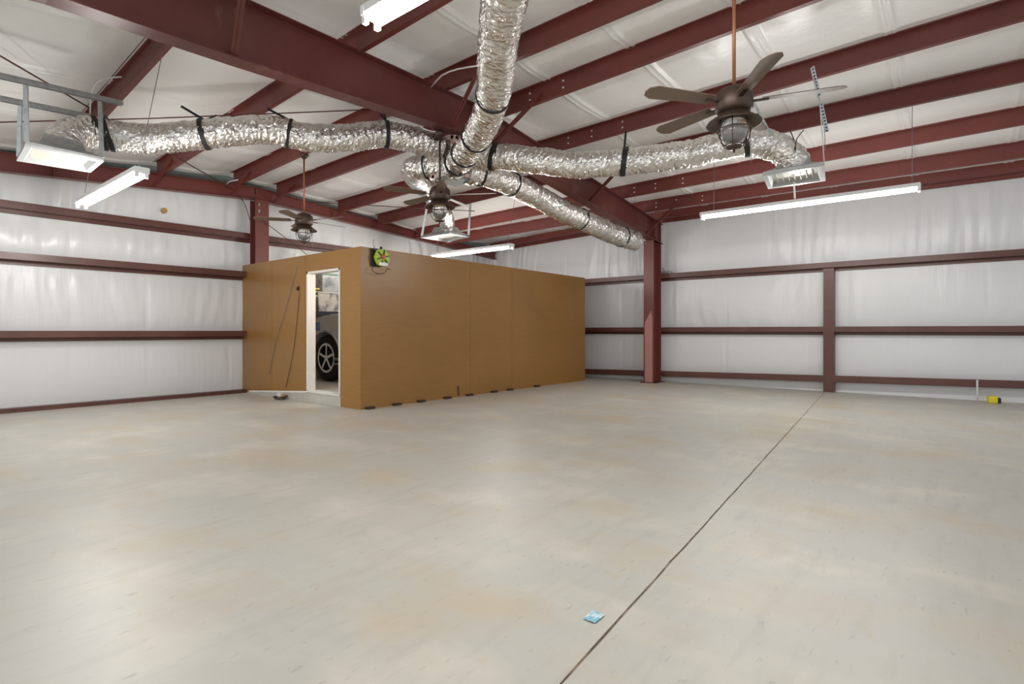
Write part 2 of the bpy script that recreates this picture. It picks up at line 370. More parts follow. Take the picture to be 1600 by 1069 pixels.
# flange braces
def brace(a, b, label, w=.062):
    mb = MB(); a = Vector(a); b = Vector(b); mb.bar(a, b, w, .006); mb.bar(a + Vector((0, 0, w / 2 - .01)), b + Vector((0, 0, w / 2 - .01)), .006, w)
    tag(mb.build('flange_brace', M['red']), label, 'brace')
def bz(x): return interp(FB, x)
for x, dy, up, l in ((5.2, -.7, 0, 'dark red angle brace at the hub, left of the rising foil duct'),
                     (6.05, -.95, 0, 'dark red angle brace right of the foil duct rising to the camera'),
                     (8.75, -.85, 0, 'dark red angle brace below the right foil duct, on the right rafter'),
                     (11.1, -.8, 0, 'dark red angle brace atop the tall right column'),
                     (2.35, -.7, 0, 'dark red angle brace on the big rafter at the top left edge of the view')):
    pz = roof_z(x, YF + dy)[1] - PD + .08
    # bolt to the nearest purlin
    px = min([lerp(f.x, n.x, .08) for k, e, f, n in PL], key=lambda q: abs(q - x))
    brace((x, YF - .06, bz(x) + .03), (px - .012, YF + dy, pz), l)
for k, l in zip(('P1', 'P2', 'A', 'B', 'C', 'D'),
    ('short red brace at the end wall beside the left tube light', 'short red brace at the end wall just left of its column', 'red angle brace at the end wall just right of its column',
     'red angle brace at the end wall behind the far ceiling fan rod', 'red angle brace at the end wall above the brown divider corner', 'red angle brace at the end wall behind the middle ceiling fan')):
    e, f = [(e, f) for kk, e, f, n in PL if kk == k][0]; q = e.lerp(f, .11)
    brace((e.x - .05, 10.32, interp(EB, e.x) + .03), (q.x - .012, q.y, q.z + .09), l, .05)

# brace rods and loose wires
def rodthing(name, pts, r, m, label, cat='rod', sp=True):
    return tag(MB().tube(spline(pts, .15) if sp else pts, r, 6).build(name, m, smooth=True), label, cat)
rodthing('brace_rod', [at(-40, 64, D=5.0), at(139, 168, D=7.0)], .009, M['darkrod'], 'thin dark red brace rod slanting down at the upper left corner', sp=False)
rodthing('brace_rod', [at(-40, 192, D=6.3), at(240, 185, D=7.1), at(590, 171, D=7.9)], .008, M['darkrod'], 'thin dark red brace rod running level above the left foil duct', sp=False)
rodthing('brace_rod', [at(266, 240, D=8.2), at(367, 298, D=10.2)], .009, M['darkrod'], 'thin dark brace rod slanting from the left duct to the end wall rafter', sp=False)
rodthing('brace_cable', [at(367, 298, D=10.3), at(382, 318, Y=10.18), at(391, 345, Y=10.15)], .007, M['darkrod'], 'curved dark cable dropping to the end wall column', 'cable')
rodthing('brace_cable', [at(408, 343, Y=10.17), at(449, 374, Y=10.2), at(482, 400, Y=10.4)], .007, M['darkrod'], 'thin dark cable slanting right from the end wall column to behind the divider', 'cable')
rodthing('brace_rod', [at(481, 315, D=10.2), at(646, 325, D=10.0), at(742, 330, D=10.0)], .008, M['darkrod'], 'thin dark rod running level behind the middle ceiling fan', sp=False)
rodthing('electric_cable', [at(674, 136, D=6.9), at(690, 118, D=6.6), at(715, 108, D=6.4), at(752, 102, D=6.1)], .009, M['cable'], 'white cable arching over the big rafter to the foil duct', 'cable')
rodthing('electric_cable', [at(141, 178, D=6.2), at(142, 150, D=6.1), at(150, 130, D=6.1), at(165, 123, D=6.15), at(190, 120, D=6.2)], .008, M['cable'], 'grey cable bending up from the left hanger frame to the purlin', 'cable')
rodthing('electric_cable', [at(352, 290, D=10.1), at(358, 284, D=9.9), at(372, 281, D=9.8)], .01, M['cable'], 'short white cable end on the purlin left of the end wall column', 'cable')
rodthing('electric_cable', [at(654, 195, D=7.3), at(662, 201, D=7.25), at(674, 205, D=7.3), at(684, 206, D=7.35)], .008, M['cable'], 'white cable looping at the mount of the middle ceiling fan', 'cable')
rodthing('electric_cable', [at(584, 374, Y=6.8), at(583, 382, Y=6.8), at(587, 391, Y=6.8)], .006, M['wire'], 'thin grey cable rising above the lime green reel', 'cable')

# ---------------------------------------------------------------- brown room divider
X0, X1, Y0 = 4.88, 11.16, 6.87; HT = 2.42; TH = .1
jA, jB = at(480, 500, X=X0).y, at(532, 500, X=X0).y      # outer edges of the casing along Y
dz = 2.22 
dtop = at(505, 422, X=X0).z; kz = lambda y: max(0, .216 * (YW - y) / (YW - 7.3))
KZ = kz((jA + jB) / 2)
wl = MB().bb(X0, X1, Y0, Y0 + TH, 0.0, HT)
for px in (735, 800):
    q = at(px, 500, Y=Y0); wl.bb(q.x - .003, q.x + .003, Y0 - .003, Y0, .02, HT)
wl.build('wall_partition_long', M['orange'], kind='structure')
wd = MB()
def wedge(y0, y1, z0a, z0b, z1, xo=0, th=TH, mb=wd):
    mb.add([(X0 + xo, y0, z0a), (X0 + xo, y1, z0b), (X0 + xo, y1, z1), (X0 + xo, y0, z1), (X0 + xo + th, y0, z0a), (X0 + xo + th, y1, z0b), (X0 + xo + th, y1, z1), (X0 + xo + th, y0, z1)],
           [(0, 1, 2, 3), (7, 6, 5, 4), (0, 4, 5, 1), (1, 5, 6, 2), (2, 6, 7, 3), (3, 7, 4, 0)])
wedge(Y0 + TH, jB, 0, 0, HT); wedge(jA, YW - .02, kz(jA), .0, HT)
wedge(jB, jA, dtop, dtop, HT)
for px in (425, 477):
    q = at(px, 500, X=X0); wd.bb(X0 - .003, X0, q.y - .003, q.y + .003, .25 if px > 450 else .15, HT)
wd.build('wall_partition_door', M['orange'], kind='structure')
# concrete step under the door wall and raised slab behind it
st = MB(); wedge(jB, YW - .02, 0, 0, .0, mb=MB())
st.add([(X0 + .0, jB, 0), (X0 + .0, YW - .02, 0), (X0 + .0, jB, kz(jB)), (X0 + TH, jB, 0), (X0 + TH, YW - .02, 0), (X0 + TH, jB, kz(jB))], [(0, 1, 2), (5, 4, 3), (0, 3, 4, 1), (1, 4, 5, 2), (0, 2, 5, 3)])
st.bb(X0 + TH, X1 - TH, Y0 + TH, YW - .22, 0, KZ)
st.build('floor_raised', M['concrete'], kind='structure')
MB().bb(X1 - TH, X1, Y0 + TH, YW - .22, 0, HT).build('wall_partition_end', M['orange'], kind='structure')
sl = MB()
sl.add([(X0 - .012, YW - .3, kz(YW - .3)), (X0 - .012, jA, kz(jA)), (X0 - .012, jA, kz(jA) + .03), (X0 - .012, YW - .3, kz(YW - .3) + .03), (X0, YW - .3, kz(YW - .3)), (X0, jA, kz(jA)), (X0, jA, kz(jA) + .03), (X0, YW - .3, kz(YW - .3) + .03)], [(0, 1, 2, 3), (7, 6, 5, 4), (0, 4, 5, 1), (1, 5, 6, 2), (2, 6, 7, 3), (3, 7, 4, 0)])
sl.build('baseboard_partition', M['casing'], kind='structure')
# door casing: left jamb deep, right jamb thin
cs = MB().bb(X0 - .015, X0 + .13, jA - .035, jA, KZ, dtop).bb(X0 - .015, X0 + .13, jB, jB + .03, KZ, dtop).bb(X0 - .015, X0 + .13, jB, jA, dtop - .035, dtop)
cs.bb(X0 - .015, X0 + .13, jB, jA, KZ - .02, KZ + .012)
cs.build('door_1', M['casing'], kind='structure')
# anchor blocks along the long wall
for i, px in enumerate((576, 618, 656, 697, 732, 770, 795, 837)):
    p = at(px, 620, Y=Y0)
    tag(MB().bb(p.x - .07, p.x + .07, Y0 - .07, Y0, 0, .035).build('floor_clip', M['darkwood'], bevel=.004), ('dark floor clip nearest the corner of the brown divider' if i == 0 else ('second', 'third', 'fourth', 'fifth', 'sixth', 'seventh', 'eighth')[i - 1] + ' small dark floor clip from the corner, along the long brown divider'), 'clip', 'dark floor clips along the brown divider')
p = at(716, 612, Y=Y0)
tag(MB().tube([(p.x, Y0 - .02, .02), (p.x - .02, Y0 - .02, .2)], .008, 6).build('rod_stub', M['darkwood']), 'short dark rod stub leaning at the foot of the long brown divider', 'rod')
# cords leaning on the door wall
def wallp(px, py): q = at(px, py, X=X0 - .012); return q
rodthing('hanging_cord', [wallp(464, 416), wallp(455, 450), wallp(444, 490), wallp(432, 530), wallp(424, 565), wallp(421, 585)], .0045, M['wire'], 'long thin grey cord slanting down the brown wall left of the doorway', 'cord')
rodthing('hanging_cord', [wallp(468, 456), wallp(464, 500), wallp(459, 545), wallp(452, 580), wallp(447, 605)], .004, M['darkwood'], 'short dark cord hanging from the small wall hook left of the doorway', 'cord')
h = wallp(466, 451)
tag(MB().box((X0 - .015, h.y, h.z), (.03, .035, .07)).bar((X0 - .03, h.y, h.z - .02), (X0 - .05, h.y, h.z + .01), .01, .01).build('wall_hook', M['darkwood'], bevel=.004), 'small dark hook on the brown wall left of the doorway', 'hook')
c = at(438, 614, X=X0 - .12)
o = empty('cord_bundle', 'small tangle of cord and white plug lying at the foot of the door wall', 'cord', (c.x, c.y, 0.0))
b = MB()
for k in range(4):
    b.tube(spline([(math.cos(t * .8 + k) * (.07 + .015 * k), math.sin(t * .8 + k) * .09, .012 + .012 * k + .008 * math.sin(t * 2)) for t in range(9)], .02), .007, 6)
b.build('coil', M['darkwood'], o, True); MB().box((0, .02, .075), (.05, .09, .07)).build('plug', M['casing'], o, bevel=.01); MB().box((.01, -.07, .07), (.03, .05, .04)).build('clamp', M['rust'], o, bevel=.006)

# lime green cord reel on the long wall
c = at(595, 403, Y=Y0 - .05)
o = empty('cord_reel', 'lime green and black cord reel hung at the top left of the long brown divider', 'reel', c)
MB().box((-.06, .035, 0), (.2, .03, .27)).build('back_plate', M['black'], o, bevel=.02)
n = 14; pr = [(.13 * math.cos(2 * math.pi * k / n) * (1.05 if k % 2 else .96), 0, .135 * math.sin(2 * math.pi * k / n) * (1.05 if k % 2 else .96)) for k in range(n)]
MB().poly_extrude(pr, (0, -.05, 0)).build('housing', M['lime'], o, bevel=.008)
for k in range(6):
    t = k * math.pi / 3 + .3
    MB().bar((.045 * math.cos(t), -.055, .045 * math.sin(t)), (.115 * math.cos(t), -.055, .115 * math.sin(t)), .012, .022, (0, 1, 0)).build('spoke', M['black'], o)
MB().tube([(0, -.05, .01), (0, -.075, .01)], .035, 12).build('hub', M['red_plastic'], o)
MB().box((.005, -.06, -.1), (.15, .03, .05)).build('clip', M['white'], o, bevel=.005)
MB().tube(spline([(-.08, -.02, -.13), (-.16, -.03, -.16), (-.18, -.03, -.21), (-.06, -.03, -.25), (.06, -.03, -.22), (.09, -.03, -.16), (.16, -.03, -.17)], .02), .005, 6).build('cable', M['darkwood'], o, True)
MB().tube([(0, 0, .13), (.01, 0, .165)], .02, 8).build('knob', M['black'], o)

# ---------------------------------------------------------------- things seen through the doorway
def car():
    xs0, xs1 = 6.0, 7.6; y0, y1 = 7.12, 10.12; g = KZ
    o = empty('car', 'silver car seen through the doorway, front wheel and fender in view', 'car', ((xs0 + xs1) / 2, (y0 + y1) / 2, g))
    L = lambda x, y, z: (x - (xs0 + xs1) / 2, y - (y0 + y1) / 2, z)
    wy = 9.62; R = .54
    # body side profile with wheel arches, extruded across
    def arch(cy):
        return [(cy + R * math.cos(t), max(.2, .44 + R * math.sin(t))) for t in [math.pi * k / 12 - .35 * (1 - 2 * k / 12) for k in range(12 + 1)]]
    prof = [(y1, .25)] ; a1 = arch(wy); a2 = arch(7.75)
    prof = [(y1 + .0, .35)] + [(wy + R, .35)] + [p for p in a1 if p[1] > .36] + [(wy - R, .35), (7.75 + R, .35)] + [p for p in a2 if p[1] > .36] + [(7.75 - R, .35), (y0, .4), (y0, 1.15), (7.3, 1.28), (8.5, 1.33), (9.4, 1.31), (9.95, 1.24), (y1, 1.05)]
    prof = [p for i, p in enumerate(prof) if i == 0 or (abs(p[0] - prof[i - 1][0]) + abs(p[1] - prof[i - 1][1])) > 1e-4]
    MB().poly_extrude([L(xs0, y, z) for y, z in prof], (xs1 - xs0, 0, 0)).build('body', M['car'], o, bevel=.03)
    cab = [(7.25, 1.27), (7.45, 1.7), (8.3, 1.72), (8.95, 1.32)]
    MB().poly_extrude([L(xs0 + .1, y, z) for y, z in cab], (xs1 - xs0 - .2, 0, 0)).build('cabin', M['headlamp'], o, bevel=.04)
    for cy in (wy, 7.75):
        for sx in (0, 1):
            xx = xs0 + .03 if sx == 0 else xs1 - .25
            tm = MB(); prof2 = [(.29, 0), (.41, -.005), (.45, .03), (.46, .11), (.45, .19), (.41, .225), (.29, .22), (.29, 0)]
            vs = []; nn = 32
            for r, dx in prof2:
                for k in range(nn):
                    t = 2 * math.pi * k / nn; vs.append(L(xx + dx, cy + r * math.cos(t), .46 + r * math.sin(t)))
            tm.add(vs, [(i * nn + k, i * nn + (k + 1) % nn, (i + 1) * nn + (k + 1) % nn, (i + 1) * nn + k) for i in range(len(prof2) - 1) for k in range(nn)])
            t_ = tm.build('tyre', M['rubber'], o, True)
            rm = MB(); xf = xx + (.01 if sx == 0 else .2); dx = 1 if sx == 0 else -1
            ring = []; prof3 = [(.3, -.01), (.3, .02), (.25, .03), (.25, -.01), (.3, -.01)]
            for r, q in prof3:
                for k in range(nn):
                    t = 2 * math.pi * k / nn; ring.append(L(xf + q * dx, cy + r * math.cos(t), .46 + r * math.sin(t)))
            rm.add(ring, [(i * nn + k, i * nn + (k + 1) % nn, (i + 1) * nn + (k + 1) % nn, (i + 1) * nn + k) for i in range(4) for k in range(nn)])
            for k in range(5):
                t = math.pi / 2 + k * 2 * math.pi / 5
                rm.bar(L(xf + .01 * dx, cy, .46), L(xf + .015 * dx, cy + .27 * math.cos(t), .46 + .27 * math.sin(t)), .05, .03, (1, 0, 0))
            rm.tube([L(xf - .005 * dx, cy, .46), L(xf + .04 * dx, cy, .46)], .055, 12)
            rm.build('wheel_rim', M['chrome'], o)
            MB().tube([L(xf + .07 * dx, cy, .46), L(xf + .1 * dx, cy, .46)], .24, 24).build('brake_disc', M['black'], o)
    am = MB().tube([L(xs0 - .01, wy + (R + .01) * math.cos(t), .44 + (R + .01) * math.sin(t)) for t in [math.pi * k / 20 for k in range(21)]], .018, 8); am.build('arch_trim', M['chrome'], o, True)
    MB().box(L(xs0 + .0, y1 - .12, 1.08), (.12, .42, .16)).build('headlight', M['headlamp'], o, bevel=.03)
    MB().box(L(xs0 + .8, y1 + .01, .6), (1.4, .06, .2)).build('bumper', M['car'], o, bevel=.02)
    MB().box(L(xs0 + .02, 9.0, .45), (.1, .5, .05)).box(L(xs0 + .0, 9.0, .36), (.1, .5, .04)).build('side_step', M['galv'], o, bevel=.01)
car()
SZ = 1.56
sh = MB().bb(5.3, 9.2, 10.14, 10.24 - .02, SZ - .03, SZ).bb(5.3, 9.2, 10.14, 10.16, SZ - .06, SZ)
o = tag(MB().bb(5.25, 9.2, 10.0, 10.43, SZ - .03, SZ).bb(5.25, 9.2, 9.99, 10.01, SZ - .07, SZ).build('wall_shelf', M['rubber']), 'black wall shelf over the car, seen through the doorway', 'shelf')
for x in (5.4, 7.2, 9.0):
    MB().bar((x, 10.42, SZ - .35), (x, 10.05, SZ - .05), .03, .03).build('bracket', M['black'], o)
def binbox(x, z, w, h, m, lid, label):
    o = tag(MB().poly_extrude([(x - w / 2 + .02, 10.06, z), (x + w / 2 - .02, 10.06, z), (x + w / 2, 10.05, z + h), (x - w / 2, 10.05, z + h)], (0, .34, 0)).build('storage_bin', m, bevel=.015), label, 'bin')
    MB().bb(x - w / 2 - .015, x + w / 2 + .015, 10.03, 10.41, z + h, z + h + .025).build('lid', lid, o, bevel=.006)
xb = at(512, 470, Y=10.2).x
binbox(xb + .02, SZ, .66, .38, M['bin2'], M['casing'], 'clear storage bin with cream contents on the shelf in the doorway')
binbox(xb + .06, SZ + .405, .56, .36, M['bin'], M['green'], 'clear storage bin with green lid, upper one of the doorway stack')
binbox(xb - .62, SZ, .55, .3, M['bin'], M['casing'], 'small grey storage bin at the left of the doorway shelf')
q = at(497, 452, Y=10.0)
tag(MB().bar((q.x - .35, 10.1, SZ + .4), (q.x + .05, 10.12, SZ + .4), .06, .03).bar((q.x - .35, 10.1, SZ + .46), (q.x + .09, 10.12, SZ + .46), .06, .03).build('wood_offcut', M['yellow']), 'yellow wooden strips on top of the small bin in the doorway', 'wood')
MB().bb(5.3, 7.9, 10.43, 10.445, KZ, 2.42).build('wall_backing', M['casing'], kind='structure')

# ---------------------------------------------------------------- foil ducts
def duct(pts, r, label, straps=(), name='flex_duct', rr=None):
    P = spline([at(a, b, D=d) for a, b, d in pts], .014)
    n = 44; mb = MB(); vs = []; up = Vector((0, 0, 1)); L = 0; frames = []
    for i, p in enumerate(P):
        d = (P[min(i + 2, len(P) - 1)] - P[max(i - 2, 0)]).normalized()
        a = d.cross(up)
        if a.length < .05: a = d.cross(Vector((1, 0, 0)))
        a.normalize(); u = a.cross(d).normalized(); frames.append((p, a, u, d)); up = u
        if i: L += (p - P[i - 1]).length
        R0 = r if rr is None else lerp(rr[0], rr[1], i / len(P))
        for k in range(n):
            t = 2 * math.pi * k / n; v = a * math.cos(t) + u * math.sin(t)
            q = p + v * R0
            w = .010 * noise.noise(q * 8) + .013 * noise.noise(Vector((L * 32, math.cos(t) * 2.4, math.sin(t) * 2.4))) + .009 * noise.noise(q * 30) + .004 * noise.noise(q * 75)
            vs.append(p + v * (R0 + w))
    m = len(P)
    mb.add(vs, [(i * n + k, i * n + (k + 1) % n, (i + 1) * n + (k + 1) % n, (i + 1) * n + k) for i in range(m - 1) for k in range(n)] + [tuple(range(n)), tuple((m - 1) * n + k for k in range(n))])
    o = tag(mb.build(name, M['foil']), label, 'duct')
    for s in straps:       # (fraction, width, tail point or None)
        f, wd_, tail = s[:3]
        i = min(m - 2, int(f * m)); p, a, u, d = frames[i]; R0 = r if rr is None else lerp(rr[0], rr[1], i / m)
        tilt = s[3] if len(s) > 3 else 0
        sb = MB(); vs = []; nn = 32
        for off, ro in ((-wd_ / 2, R0 + .001), (-wd_ / 2, R0 + .014), (wd_ / 2, R0 + .014), (wd_ / 2, R0 + .001)):
            for k in range(nn):
                t = 2 * math.pi * k / nn; vs.append(p + d * (off + tilt * math.sin(t)) + (a * math.cos(t) + u * math.sin(t)) * ro)
        sb.add(vs, [(j * nn + k, j * nn + (k + 1) % nn, ((j + 1) % 4) * nn + (k + 1) % nn, ((j + 1) % 4) * nn + k) for j in range(4) for k in range(nn)])
        sb.build('strap', M['black'], o)
        if tail:
            top = at(*tail[0], D=(p.dot(FW)) + tail[1]) ; tb = MB(); st_ = p + Vector((0, 0, R0))
            tb.bar(st_, top, .028, .006, (FW.x, FW.y, 0)); 
            if len(tail) > 2: tb.bar(st_, st_ + Vector(tail[2]), .02, .005, (FW.x, FW.y, 0))
            tb.build('strap_tail', M['black'], o)
    return o, frames
duct([(688, 232, 7.65), (660, 222, 7.5), (625, 214, 7.4), (592, 210, 7.3), (540, 216, 7.15), (480, 215, 7.0), (420, 203, 6.85), (350, 207, 6.7), (290, 213, 6.6), (225, 218, 6.5), (165, 210, 6.35), (128, 206, 6.2), (104, 216, 6.05), (96, 236, 5.95)], .172,
     'long crinkled foil duct running left from the hub to the left register', [(.165, .05, ((594, 178), .1, (-.16, -.1, .16))), (.43, .035, ((418, 170), 0)), (.64, .05, ((283, 166), 0, (.14, 0, .1))), (.86, .05, ((163, 180), .1), .05), (.875, .04, None, .06)])
duct([(728, 250, 7.75), (745, 246, 7.6), (790, 246, 7.5), (845, 252, 7.45), (900, 258, 7.4), (960, 254, 7.3), (1020, 248, 7.2), (1080, 240, 7.1), (1130, 228, 7.0), (1175, 222, 6.9), (1212, 230, 6.85), (1236, 246, 6.8), (1243, 262, 6.8)], .175,
     'long crinkled foil duct running right from the hub to the right register', [(.11, .06, ((752, 205), 0), .04), (.5, .07, ((978, 205), .1), .03), (.83, .06, ((1185, 178), 0, (.2, .0, .12)), -.05)])
duct([(708, 262, 7.45), (720, 248, 7.15), (742, 218, 6.6), (762, 180, 6.0), (773, 135, 5.45), (776, 90, 5.0), (781, 45, 4.6), (790, -10, 4.15), (800, -80, 3.7)], .17,
     'thick foil duct rising from the hub toward the camera', [(.05, .03, None), (.13, .025, None), (.25, .025, None), (.5, .02, None, .03)], rr=(.165, .178))
duct([(728, 268, 7.8), (760, 273, 8.0), (800, 288, 8.4), (840, 308, 9.0), (880, 330, 9.6), (920, 348, 10.2), (955, 364, 10.8), (992, 377, 11.4)], .185,
     'foil duct slanting down right from the hub to the tall column', [(.05, .025, None), (.18, .02, None), (.6, .015, None), (.9, .02, None)], rr=(.175, .2))
duct([(700, 258, 7.8), (672, 260, 7.85), (650, 264, 8.0), (646, 272, 8.5), (658, 285, 9.0), (674, 302, 9.6), (690, 325, 10.3), (698, 346, 11.0), (700, 358, 11.2)], .17,
     'short foil duct curling from the hub behind the middle fan to the far register', [(.08, .02, ((660, 244), .1))], rr=(.185, .15))
# hub box
c = at(710, 252, D=7.78)
ax = (Vector((1, 0, 0)), Vector((0, 1, 0)), Vector((0, 0, 1)))
o = tag(MB().box(c, (.42, .42, .5)).build('duct_hub', M['foil'], bevel=.01), 'square foil hub box where the five foil ducts meet', 'hub')
t_ = MB()
for sx in (-1, 1):
    for sy in (-1, 1): t_.box(c + Vector((sx * .2, sy * .2, 0)), (.07, .07, .51))
for sz in (-1, 1):
    for s in (-1, 1): t_.box(c + Vector((0, s * .2, sz * .24)), (.43, .07, .05)); t_.box(c + Vector((s * .2, 0, sz * .24)), (.07, .43, .05))
t_.build('seam_tape', M['foil_tape'], o)['label'] = 'pinkish seam tape'
MB().bb(c.x - .19, c.x + .19, c.y - .19, c.y + .19, c.z - .29, c.z - .25).build('bottom_panel', M['greycloth'], o)

# registers
def register(quad, z, label, legs, topduct):
    Q = [at(a, b, Z=z) for a, b in quad]; c = sum(Q, Vector()) / 4
    o = empty('air_register', label, 'register', c)
    Ql = [q - c for q in Q]
    def sc(k, dz, q=Ql): return [Vector((v.x * k, v.y * k, dz)) for v in q]
    def ringfaces(mb, A, B):
        n = len(mb.v); mb.v += [tuple(v) for v in A + B]; mb.f += [(n + i, n + (i + 1) % 4, n + 4 + (i + 1) % 4, n + 4 + i) for i in range(4)]
    box = MB(); ringfaces(box, sc(1, .0), sc(1, .035)); ringfaces(box, sc(1, .035), sc(.6, .1)); ringfaces(box, sc(.6, .1), sc(.5, .2))
    box.build('hood', M['galv'], o)
    rim = MB(); ringfaces(rim, sc(1.02, -.012), sc(.86, -.012)); ringfaces(rim, sc(1.02, -.012), sc(1.02, .01)); ringfaces(rim, sc(.86, -.012), sc(.74, .05))
    rim.build('rim', M['rim'], o)
    g = MB(); g.add(sc(.76, .045), [(0, 1, 2, 3)]); g.build('face_plate', M['grille'], o)
    A = sc(.7, .03)
    for k in range(7):
        t = (k + .5) / 7; MB().bar(A[0].lerp(A[3], t), A[1].lerp(A[2], t), .004, .022).build('louvre', M['grille'], o)
    for a, top in legs:
        b_ = Ql[a] * .97; T = top - c; bar = MB().bar(Vector((b_.x, b_.y, .03)), T, .045, .012, (FW.x, FW.y, 0)); bar.build('hanger', M['galv'], o)
    return o, c
# left register and its galvanised trapeze
r1a, r1b = at(-60, 103, D=4.95), at(191, 160, D=6.1)
r2a, r2b = at(-60, 140, D=5.35), at(142, 181, D=6.3)
o, c = register([(27, 250), (141, 268), (161, 251), (40, 226)], 3.0, 'white framed air register in galvanised hood, left of the left tube light', [(3, at(40, 124, D=5.38)), (0, at(32, 157, D=5.75)), (2, at(156, 153, D=5.95))], None)
def strut(a, b, label):
    mb = MB(); mb.bar(a, b, .042, .004); mb.bar(a + Vector((0, 0, 0)) , b, .004, .042)
    d = (b - a).normalized(); s = d.cross(Vector((0, 0, 1))).normalized()
    mb.bar(a + s * .02 + Vector((0, 0, -.018)), b + s * .02 + Vector((0, 0, -.018)), .004, .04); mb.bar(a - s * .02 + Vector((0, 0, -.018)), b - s * .02 + Vector((0, 0, -.018)), .004, .04)
    return tag(mb.build('strut_channel', M['galv']), label, 'strut')
strut(r1a, r1b, 'upper galvanised strut channel above the left register'); strut(r2a, r2b, 'lower galvanised strut channel behind the upper one at far left')
register([(1192, 273.5), (1201, 294), (1289, 281.5), (1287, 257.5)], 3.1, 'white framed air register hanging above the long right tube light', [], None)
register([(658, 371), (700, 378), (733, 370), (702, 364.5)], 3.1, 'small air register behind the middle ceiling fan, over the divider', [(0, at(668, 318, D=11.2)), (2, at(735, 318, D=11.1))], None)
# hangers of the right register
def perf(a, b, w, label):
    o = tag(MB().bar(a, b, w, .004, (FW.x, FW.y, 0)).build('perforated_angle', M['galv']), label, 'bracket')
    d = (b - a)
    for k in range(9):
        t = (k + .5) / 9
        MB().bar(a + d * t - FW * .004, a + d * (t + .045) - FW * .004, w * .4, .004, (FW.x, FW.y, 0)).build('slot', M['rubber'], o)
    return o
perf(at(1269, 105, D=6.3), at(1280, 150, D=6.5), .055, 'upper white perforated hanger bracket right of the nearest ceiling fan')
perf(at(1282, 160, D=6.4), at(1292, 206, D=6.45), .05, 'lower perforated hanger bracket above the right register')
rodthing('hanger_wire', [at(1270, 110, D=6.35), at(1287, 190, D=6.45), at(1289, 235, D=6.5)], .004, M['wire'], 'thin wire between the two perforated brackets', 'wire')
rodthing('hanger_wire', [at(1281, 160, D=6.4), at(1284, 200, D=6.4), at(1288, 258, D=6.42)], .006, M['cable'], 'white wire from the perforated bracket down to the right register', 'wire')
tag(MB().bar(at(1166, 138, D=6.2), at(1207, 215, D=6.75), .03, .006, (FW.x, FW.y, 0)).build('hanger_strap', M['galv']), 'galvanised strap slanting behind the nearest ceiling fan to the right duct', 'strap')
rodthing('strap_end', [at(1235, 205, D=6.7), at(1242, 222, D=6.7), at(1243, 235, D=6.6)], .006, M['black'], 'thin black tie curling above the right duct elbow', 'tie')
rodthing('strap_end', [at(1256, 203, D=6.7), at(1245, 217, D=6.7), at(1242, 235, D=6.6)], .006, M['black'], 'second black tie crossing over the right duct elbow', 'tie')
rodthing('hanger_wire', [at(1241, 284, D=7.1), at(1241, 292, D=7.3), at(1242, 310, D=7.4)], .01, M['cable'], 'short white wire below the right register', 'wire')

# ---------------------------------------------------------------- tube lights
def purlin_pt(x, y):
    best = None
    for k, e, f, n in PL:
        p = f.lerp(e, (y - YF) / (10.3 - YF)) if y > YF else f.lerp(n, (YF - y) / (YF - YB))
        if best is None or abs(p.x - x) < abs(best.x - x): best = p
    return best
def tube_light(p0, p1, label, chains, w=.13, power=1.0):
    p0 = Vector(p0); p1 = Vector(p1); c = (p0 + p1) / 2; L = (p1 - p0).length; d = (p1 - p0).normalized()
    o = empty('fluorescent_light', label, 'light', c)
    a, b = p0 - c, p1 - c
    MB().bar(a, b, w, .05).bar(a + Vector((0, 0, -.03)), b + Vector((0, 0, -.03)), w * .45, .03).build('housing', M['white'], o, bevel=.004)
    for e, sg in ((a, 1), (b, -1)):
        MB().bar(e - d * .006 * sg + Vector((0, 0, -.01)), e + d * .03 * sg + Vector((0, 0, -.01)), w * 1.04, .062).build('end_cap', M['white'], o, bevel=.004)
    sd = d.cross(Vector((0, 0, 1))).normalized()
    for s in (-1, 1):
        MB().tube([a + d * .028 + sd * s * w * .33 + Vector((0, 0, -.05)), b - d * .028 + sd * s * w * .33 + Vector((0, 0, -.05))], .019, 10).build('tube', M['tube'], o, True)
        for e, g in ((a, .015), (b, -.015)):
            MB().bar(e + d * g + sd * s * w * .33 + Vector((0, 0, -.085)), e + d * g + sd * s * w * .33 + Vector((0, 0, -.03)), .03, .03).build('lamp_holder', M['white'], o)
    for t, top in chains:
        q = a.lerp(b, t)
        MB().tube([q + Vector((0, 0, .02)), purlin_pt(q.x + c.x, q.y + c.y) - c + Vector((.02, 0, .004))], .004, 5).build('chain', M['wire'], o)
    for t in (.12, .5, .88):
        q = a.lerp(b, t); ld = bpy.data.lights.new('tube_glow', 'POINT'); ld.energy = LAMP_W * power / 3; ld.shadow_soft_size = .07; ld.color = (1, .985, .95)
        lo = bpy.data.objects.new('tube_glow', ld); C.objects.link(lo); lo.parent = o; lo.location = q + Vector((0, 0, -.15))
    return o
p0 = at(222, 258, X=1.95); p1 = at(127, 325, X=1.95); zz = (p0.z + p1.z) / 2
tube_light((1.95, p0.y, zz + .02), (1.95, p1.y, zz + .02), 'short bright twin tube light hanging before the left end wall', [(.05, 3.72), (.95, 3.66)])
p0 = at(578, 22, D=3.3)
tube_light((p0.x, p0.y, p0.z), (p0.x, p0.y - 2.4, p0.z), 'bright twin tube light cut off by the top edge, above the big rafter', [(.1, 4.2), (.9, 4.2)])
p0 = at(1438, 289, X=8.7); p1 = at(1096, 336, X=8.7)
tube_light((8.7, p0.y, p0.z), (8.7, p1.y, p0.z), 'long bright twin tube light hanging before the right side wall', [(.03, 4.08), (.93, 4.06)])
p0 = at(797, 382, X=8.2); p1 = at(676, 401, X=8.2)
